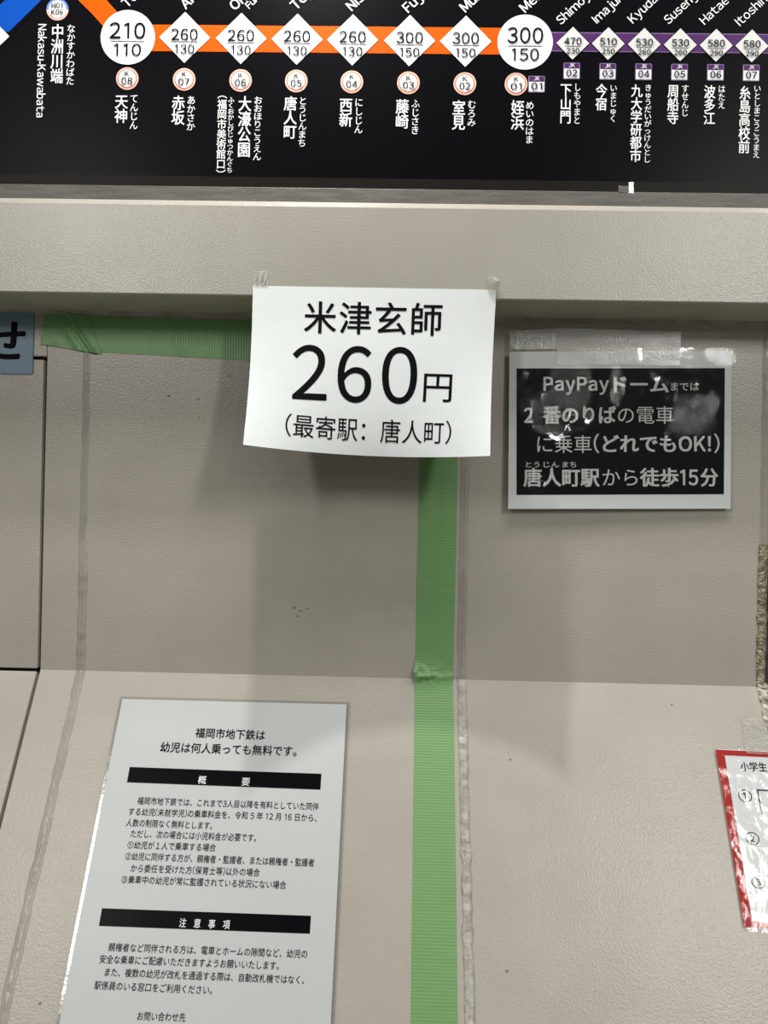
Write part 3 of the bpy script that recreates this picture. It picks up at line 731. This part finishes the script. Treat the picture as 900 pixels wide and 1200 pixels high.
BT = [('福岡市地下鉄では、これまで3人目以降を有料としていた同伴', 161.6, 938.4, 373.7, 945.4), ('する幼児(未就学児)の乗車料金を、令和 5 年 12 月 16 日から、', 151.3, 951, 371.3, 958.6),
      ('人数の制限なく無料とします。', 148.4, 964, 249.1, 967.6), ('ただし、次の場合には小児料金が必要です。', 153.7, 976.8, 300.5, 981.9),
      ('①幼児が１人で乗車する場合', 150, 989.8, 253.3, 993.4), ('②幼児に同伴する方が、親権者・監護者、または親権者・監護者', 147.6, 1003.2, 368.4, 1011),
      ('から委任を受けた方(保育士等)以外の場合', 153.7, 1017.2, 304.7, 1022.5), ('③乗車中の幼児が常に監護されている状況にない場合', 143, 1030.3, 335.5, 1037.2),
      ('親権者など同伴される方は、電車とホームの隙間など、幼児の', 127.8, 1109.5, 360.2, 1117.9), ('安全な乗車にご配慮いただきますようお願いいたします。', 117.6, 1123.6, 327, 1131.5),
      ('また、複数の幼児が改札を通過する際は、自動改札機ではなく、', 123.7, 1138.8, 356.5, 1148.3), ('駅係員のいる窓口をご利用ください。', 111.4, 1154.2, 249, 1160.2),
      ('お問い合わせ先', 161.6, 1190.2, 217.8, 1192)]
for i, (t, x0, y0, x1, y1) in enumerate(BT): nl(t, x0, y0, x1, y1, 9.6+(y0-938)*0.0065, 0.003)
nl('注　意　事　項', 210.5, 1081.2, 269.7, 1083.6, 11.5, 0.012, WHT, 0.0008)

# ================================================================== red bordered notice at the right
RTL = sp(836.2, 874.3, 0.003); RBL = sp(871.3, 1092, 0.003); 
RP = Page(RTL, Vector((1, 0, 0)), RBL-RTL); RP.ux = (Vector((1, 0, 0))-RP.vy*RP.vy.x).normalized(); RP.n = RP.vy.cross(RP.ux).normalized()
if RP.n.y > 0: RP.n = -RP.n
rh = (RBL-RTL).length; rw = 0.30
rn = tag(empty('red_notice', RP.P(rw/2, rh)), 'laminated white notice with a red border at the right edge of the slope', 'notice')
fix(obj('sheet', slab(lambda u, v: RP.P(0.003+u*(rw-.006), 0.004+v*(rh-.008), 0), 6, 6, 0.0004, RP.n), REDSHEET, rn))
ro = RP.page(838.5, 878.5); ri = RP.page(849, 885); rb = RP.page(874, 1086.5); rbi = RP.page(877.3, 1079.5)
xo, xi, yo, yi, yb, ybi = ro[0], ri[0], ro[1], ri[1], rb[1], rbi[1]
fr = join(flat(RP, [(xo, yo), (rw-xo, yo), (rw-xo, yi), (xo, yi)], .0004), flat(RP, [(xo, ybi), (rw-xo, ybi), (rw-xo, yb), (xo, yb)], .0004),
          flat(RP, [(xo, yi), (xi, yi), (xi, ybi), (xo, ybi)], .0004), flat(RP, [(rw-xi, yi), (rw-xo, yi), (rw-xo, ybi), (rw-xi, ybi)], .0004))
obj('red_border', fr, REDP, rn)
obj('lettering', hline(RP, '小学生', (867.5, 898), (898.5, 899), 11.5, 0.016), INK, rn)
for t, x, y in [('①', 873, 932), ('②', 881.5, 982), ('③', 888.5, 1033)]:
    obj('lettering', hline(RP, t, (x-8, y), (x+8, y+.5), 18, 0.0), INK, rn)
fx_, fy_ = RP.page(886.5, 925); 
obj('black_frame', join(flat(RP, [(fx_, fy_), (fx_+.045, fy_), (fx_+.045, fy_+.0014), (fx_, fy_+.0014)], .0005), flat(RP, [(fx_, fy_), (fx_+.0016, fy_), (fx_+.0016, fy_+.027), (fx_, fy_+.027)], .0005)), INK, rn)
def rwv(u, v):
    return RP.P(u*rw, v*rh, 0.0022+0.0009*noise.noise(Vector((u*rw*40, v*rh*22, 3)))+0.0005*noise.noise(Vector((u*rw*120, v*rh*90, 7))))
fix(obj('laminate_film', grid(rwv, 100, 70), FILM2, rn, smooth=True))
TP = [sp(868, 843, 0.006), sp(905, 845, 0.006), sp(908, 886, 0.006), sp(873, 884, 0.006)]
f = lambda u, v: (TP[0]*(1-u)+TP[1]*u)*(1-v)+(TP[3]*(1-u)+TP[2]*u)*v
o = fix(obj('sticky_tape', grid(f, 10, 10), TAPE, None, f(0.5, 0.5), smooth=True))
tag(o, 'clear tape fixing the top of the red bordered notice', 'tape', 'pieces of clear sticky tape')

# ================================================================== blue label at the left edge
BP = Page(at(39.6, 360, YW-0.0024), Vector((1, 0, 0)), Vector((0, 0, -1)))
_, lb = BP.page(40, 438.5)
bl = tag(empty('blue_label', BP.P(-0.05, lb)), 'steel blue plastic label with black lettering at the upper left edge', 'label')
pts = rrect(-0.16, 0.0, 0.0, lb, 0.003)
n = len(pts)
V = [BP.P(a, b, 0.0) for a, b in pts]+[BP.P(a, b, -0.0022) for a, b in pts]
fix(obj('plate', (V, [tuple(range(n)), tuple(range(n, 2*n))]+[(i, (i+1) % n, (i+1) % n+n, i+n) for i in range(n)]), LABEL, bl))
obj('lettering', hline(BP, 'せ', (-20.5, 398), (30, 399.5), 54, 0.03, 0.0, 0.38, 0.0003), BLK, bl)

bpy.data.objects.remove(_o); bpy.data.curves.remove(_c)
